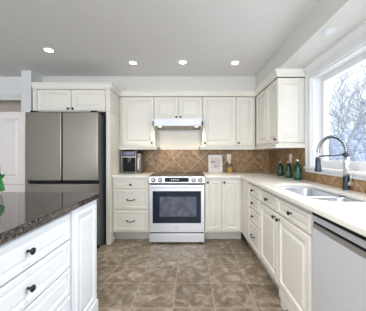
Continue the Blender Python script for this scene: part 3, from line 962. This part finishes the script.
# spring coil around the hose
coil = []
turns, per = 26, 10
for k in range(turns * per + 1):
    s_ = k / (turns * per) * 48
    i = min(47, int(s_)); fr_ = s_ - i
    p = arc[i].lerp(arc[i + 1], fr_)
    tg = (arc[i + 1] - arc[i]).normalized()
    nn = tg.cross(Vector((0, 1, 0))).normalized()
    a = 2 * math.pi * k / per
    coil.append(p + 0.0115 * (math.cos(a) * nn + math.sin(a) * Vector((0, 1, 0))))
obj('spring', tube(BM(), coil, 0.0034, 5), M['gunmetal'], hs)
bm = lathe(BM(), (fx - 0.23, fy, za - 0.155), [(0.024, 0), (0.029, 0.006), (0.026, 0.02), (0.021, 0.05), (0.021, 0.105), (0.013, 0.118)], n=18)
obj('spray_head', bm, M['gunmetal'], t)
bm = tube(BM(), [(fx - 0.022, fy, ZT + 0.288), (fx - 0.232, fy, ZT + 0.275)], 0.0065, 8)
obj('support_arm', bm, M['gunmetal'], t)
bm = BM()
tube(bm, [(fx, fy - 0.02, ZT + 0.055), (fx, fy - 0.06, ZT + 0.055)], 0.015, 14)
hb = obj('lever_hub', bm, M['nickel'], t)
bm = tube(BM(), [(fx, fy - 0.052, ZT + 0.06), (fx - 0.004, fy - 0.058, ZT + 0.10), (fx - 0.010, fy - 0.066, ZT + 0.145)], 0.007, 10, 0.005)
obj('lever', bm, M['nickel'], hb)

# plant on the island, only a leaf of it in view
px_, py_ = -1.395, 1.56
t = thing('potted_plant', 'green leafy plant in a white pot on the dark island top', 'plant', (px_, py_, ZT))
obj('pot', lathe(BM(), (px_, py_, ZT), [(0.045, 0), (0.05, 0.004), (0.062, 0.075), (0.066, 0.078), (0.066, 0.088), (0.058, 0.088), (0.056, 0.075)], n=24), M['pot'], t)
obj('soil', lathe(BM(), (px_, py_, ZT + 0.076), [(0.0555, 0), (0.05, 0.004)], n=20), M['soil'], t)
def leaf(az, elev, ln, wd, droop, roll=0):
    bm = BM()
    az = R(az)
    d_ = Vector((math.cos(az), math.sin(az), 0)); s_ = Vector((-math.sin(az) * math.cos(R(roll)), math.cos(az) * math.cos(R(roll)), math.sin(R(roll))))
    base = Vector((px_, py_, ZT + 0.078)) + d_ * 0.012
    n_ = 10
    rows = []
    for i in range(n_ + 1):
        u_ = i / n_
        p = base + d_ * ln * u_ * math.cos(R(elev)) + Vector((0, 0, 1)) * (ln * u_ * math.sin(R(elev)) - droop * u_ * u_)
        wv = wd * (math.sin(math.pi * (0.06 + 0.94 * u_) ** 0.8) if u_ < 1 else 0.02) + 0.002
        rows.append([bm.verts.new(p - s_ * wv + Vector((0, 0, 0.25 * wv))), bm.verts.new(p), bm.verts.new(p + s_ * wv + Vector((0, 0, 0.25 * wv)))])
    for a_, b_ in zip(rows, rows[1:]):
        for j in range(2):
            f = bm.faces.new((a_[j], a_[j + 1], b_[j + 1], b_[j])); f.smooth = True
    o = obj('leaf', bm, M['leaf'], t)
    sd = o.modifiers.new('thickness', 'SOLIDIFY'); sd.thickness = 0.0015
for lf in ((-30, 2, 0.185, 0.046, 0.03, 75), (118, 62, 0.17, 0.034, 0.05), (95, 50, 0.16, 0.034, 0.06), (150, 52, 0.17, 0.034, 0.06),
                           (205, 48, 0.17, 0.034, 0.08), (262, 55, 0.15, 0.034, 0.05), (300, 70, 0.14, 0.034, 0.02), (75, 78, 0.16, 0.03, 0.01)):
    leaf(*lf)

# ------------------------------------------------------------------ ceiling lights
def downlight(x, y, zc, lit, label, group, power=13.0, cone=84):
    t = thing('ceiling_light', label, 'light', (x, y, zc), group)
    bm = lathe(BM(), (x, y, zc - 0.0005), [(0.060, 0), (0.060, -0.003), (0.052, -0.006), (0.043, -0.003), (0.043, 0)], n=28, cap=False)
    obj('trim_ring', bm, M['trimwhite'] if lit else M['wall'], t)
    obj('diffuser', lathe(BM(), (x, y, zc - 0.0005), [(0.0435, 0), (0.0435, -0.003), (0.025, -0.0035)], n=28), M['lamp'] if lit else M['lampoff'], t)
    if lit:
        l = bpy.data.lights.new('downlight_beam', 'SPOT'); l.spot_size = R(cone); l.spot_blend = 1.0; l.shadow_soft_size = 0.05; l.energy = power; l.color = (1.0, 0.93, 0.84)
        lo = bpy.data.objects.new('downlight_beam', l); COL.objects.link(lo); lo.location = (x, y, zc - 0.012)
for x, y, lab in ((-1.62, 2.53, 'lit round recessed ceiling light above the island end, leftmost of the four'),
                  (-0.752, 2.88, 'lit round recessed ceiling light between the refrigerator and the hood, second from left'),
                  (-0.105, 2.86, 'lit round recessed ceiling light in front of the hood, third from left'),
                  (0.572, 2.88, 'lit round recessed ceiling light near the bulkhead corner, rightmost lit one')):
    downlight(x, y, ZC, True, lab, 'lit recessed ceiling lights')
for x, y, lab in ((-0.20, 1.15, 'added unseen round ceiling fill light over the aisle beside the island drawers'),
                  (0.36, 1.15, 'added unseen round ceiling fill light over the aisle beside the dishwasher')):
    downlight(x, y, ZC, True, lab, 'lit recessed ceiling lights', 40.0, 140)  # added pair out of view, put in to brighten the lower cupboards
downlight(1.085, 1.74, SZ, False, 'unlit round recessed light in the bulkhead above the sink', None)

# ------------------------------------------------------------------ outside the window
gr = obj('ground', box(BM(), 1.6, 40, -10, 45, -0.7, -0.6), M['snow']); gr['kind'] = 'structure'
def tree(name, base, h, seed, label, spread=0.55, depth=6, r0=0.12):
    rnd = random.Random(seed)
    bm = BM()
    def grow(p, d, ln, r, k):
        n = 4
        pts = [p]
        for i in range(n):
            d = (d + Vector((rnd.uniform(-1, 1), rnd.uniform(-1, 1), rnd.uniform(-0.5, 0.8))) * 0.16).normalized()
            p = p + d * ln / n
            pts.append(p)
        tube(bm, pts, r, 5 if k > 3 else 3, r * 0.65)
        if k == 0: return
        for j in range(3 if k > 1 else 3):
            a = rnd.uniform(0, 2 * math.pi)
            s_ = Vector((math.cos(a), math.sin(a), rnd.uniform(-0.15, 0.4)))
            q = pts[rnd.choice((2, 3, 4))] if j else pts[-1]
            grow(q, (d + s_ * spread * rnd.uniform(0.7, 1.5)).normalized(), ln * rnd.uniform(0.62, 0.82), r * 0.62, k - 1)
    grow(Vector(base), Vector((0, 0, 1)), h * 0.28, r0, depth)
    return tag(obj(name, bm, M['bark'], loc=base), label, 'tree')
tree('bare_tree', (8.6, 11.4, -0.6), 8.4, 3, 'bare frosted tree outside the window, its trunk at the right of the pane', depth=7, spread=0.7)
tree('bare_tree', (15.6, 23.5, -0.6), 9.5, 11, 'bare frosted tree farther off, left in the window pane', depth=6, r0=0.14, spread=0.7)
tree('bare_tree', (21.0, 28.0, -0.6), 11.0, 21, 'bare frosted tree farthest off, right in the window pane', depth=6, r0=0.16, spread=0.7)
for i, (x, y, r_, lab) in enumerate(((11.0, 16.8, 1.55, 'low frosted grey shrub outside, left in the window'), (14.6, 18.9, 1.9, 'tall frosted grey shrub outside, right in the window'))):
    bm = BM()
    rnd = random.Random(i)
    bmesh.ops.create_icosphere(bm, subdivisions=5, radius=1)
    for v in bm.verts:
        k = 1 + 0.12 * math.sin(v.co.x * 7 + i) * math.cos(v.co.y * 6) + rnd.uniform(-0.12, 0.06)
        v.co = Vector((v.co.x * r_ * k, v.co.y * r_ * k, v.co.z * r_ * 1.15 * k)) + Vector((x, y, r_ * 1.0 - 0.6))
    tag(obj('frosted_shrub', bm, M['shrub'], loc=(x, y, -0.6)), lab, 'shrub')
t = thing('garden_fence', 'low pale snowy board fence outside the window', 'fence', (7.5, 8.5, -0.6))
bm = BM()
for k in range(3):
    box(bm, 4.0, 12.5, 9.0, 9.04, -0.3 + 0.36 * k, -0.02 + 0.36 * k)
obj('rails', bm, M['fence'], t)
for k in range(5):
    obj('post', box(BM(), 4.0 + 2.1 * k, 4.1 + 2.1 * k, 9.04, 9.14, -0.6, 0.85), M['fence'], t)
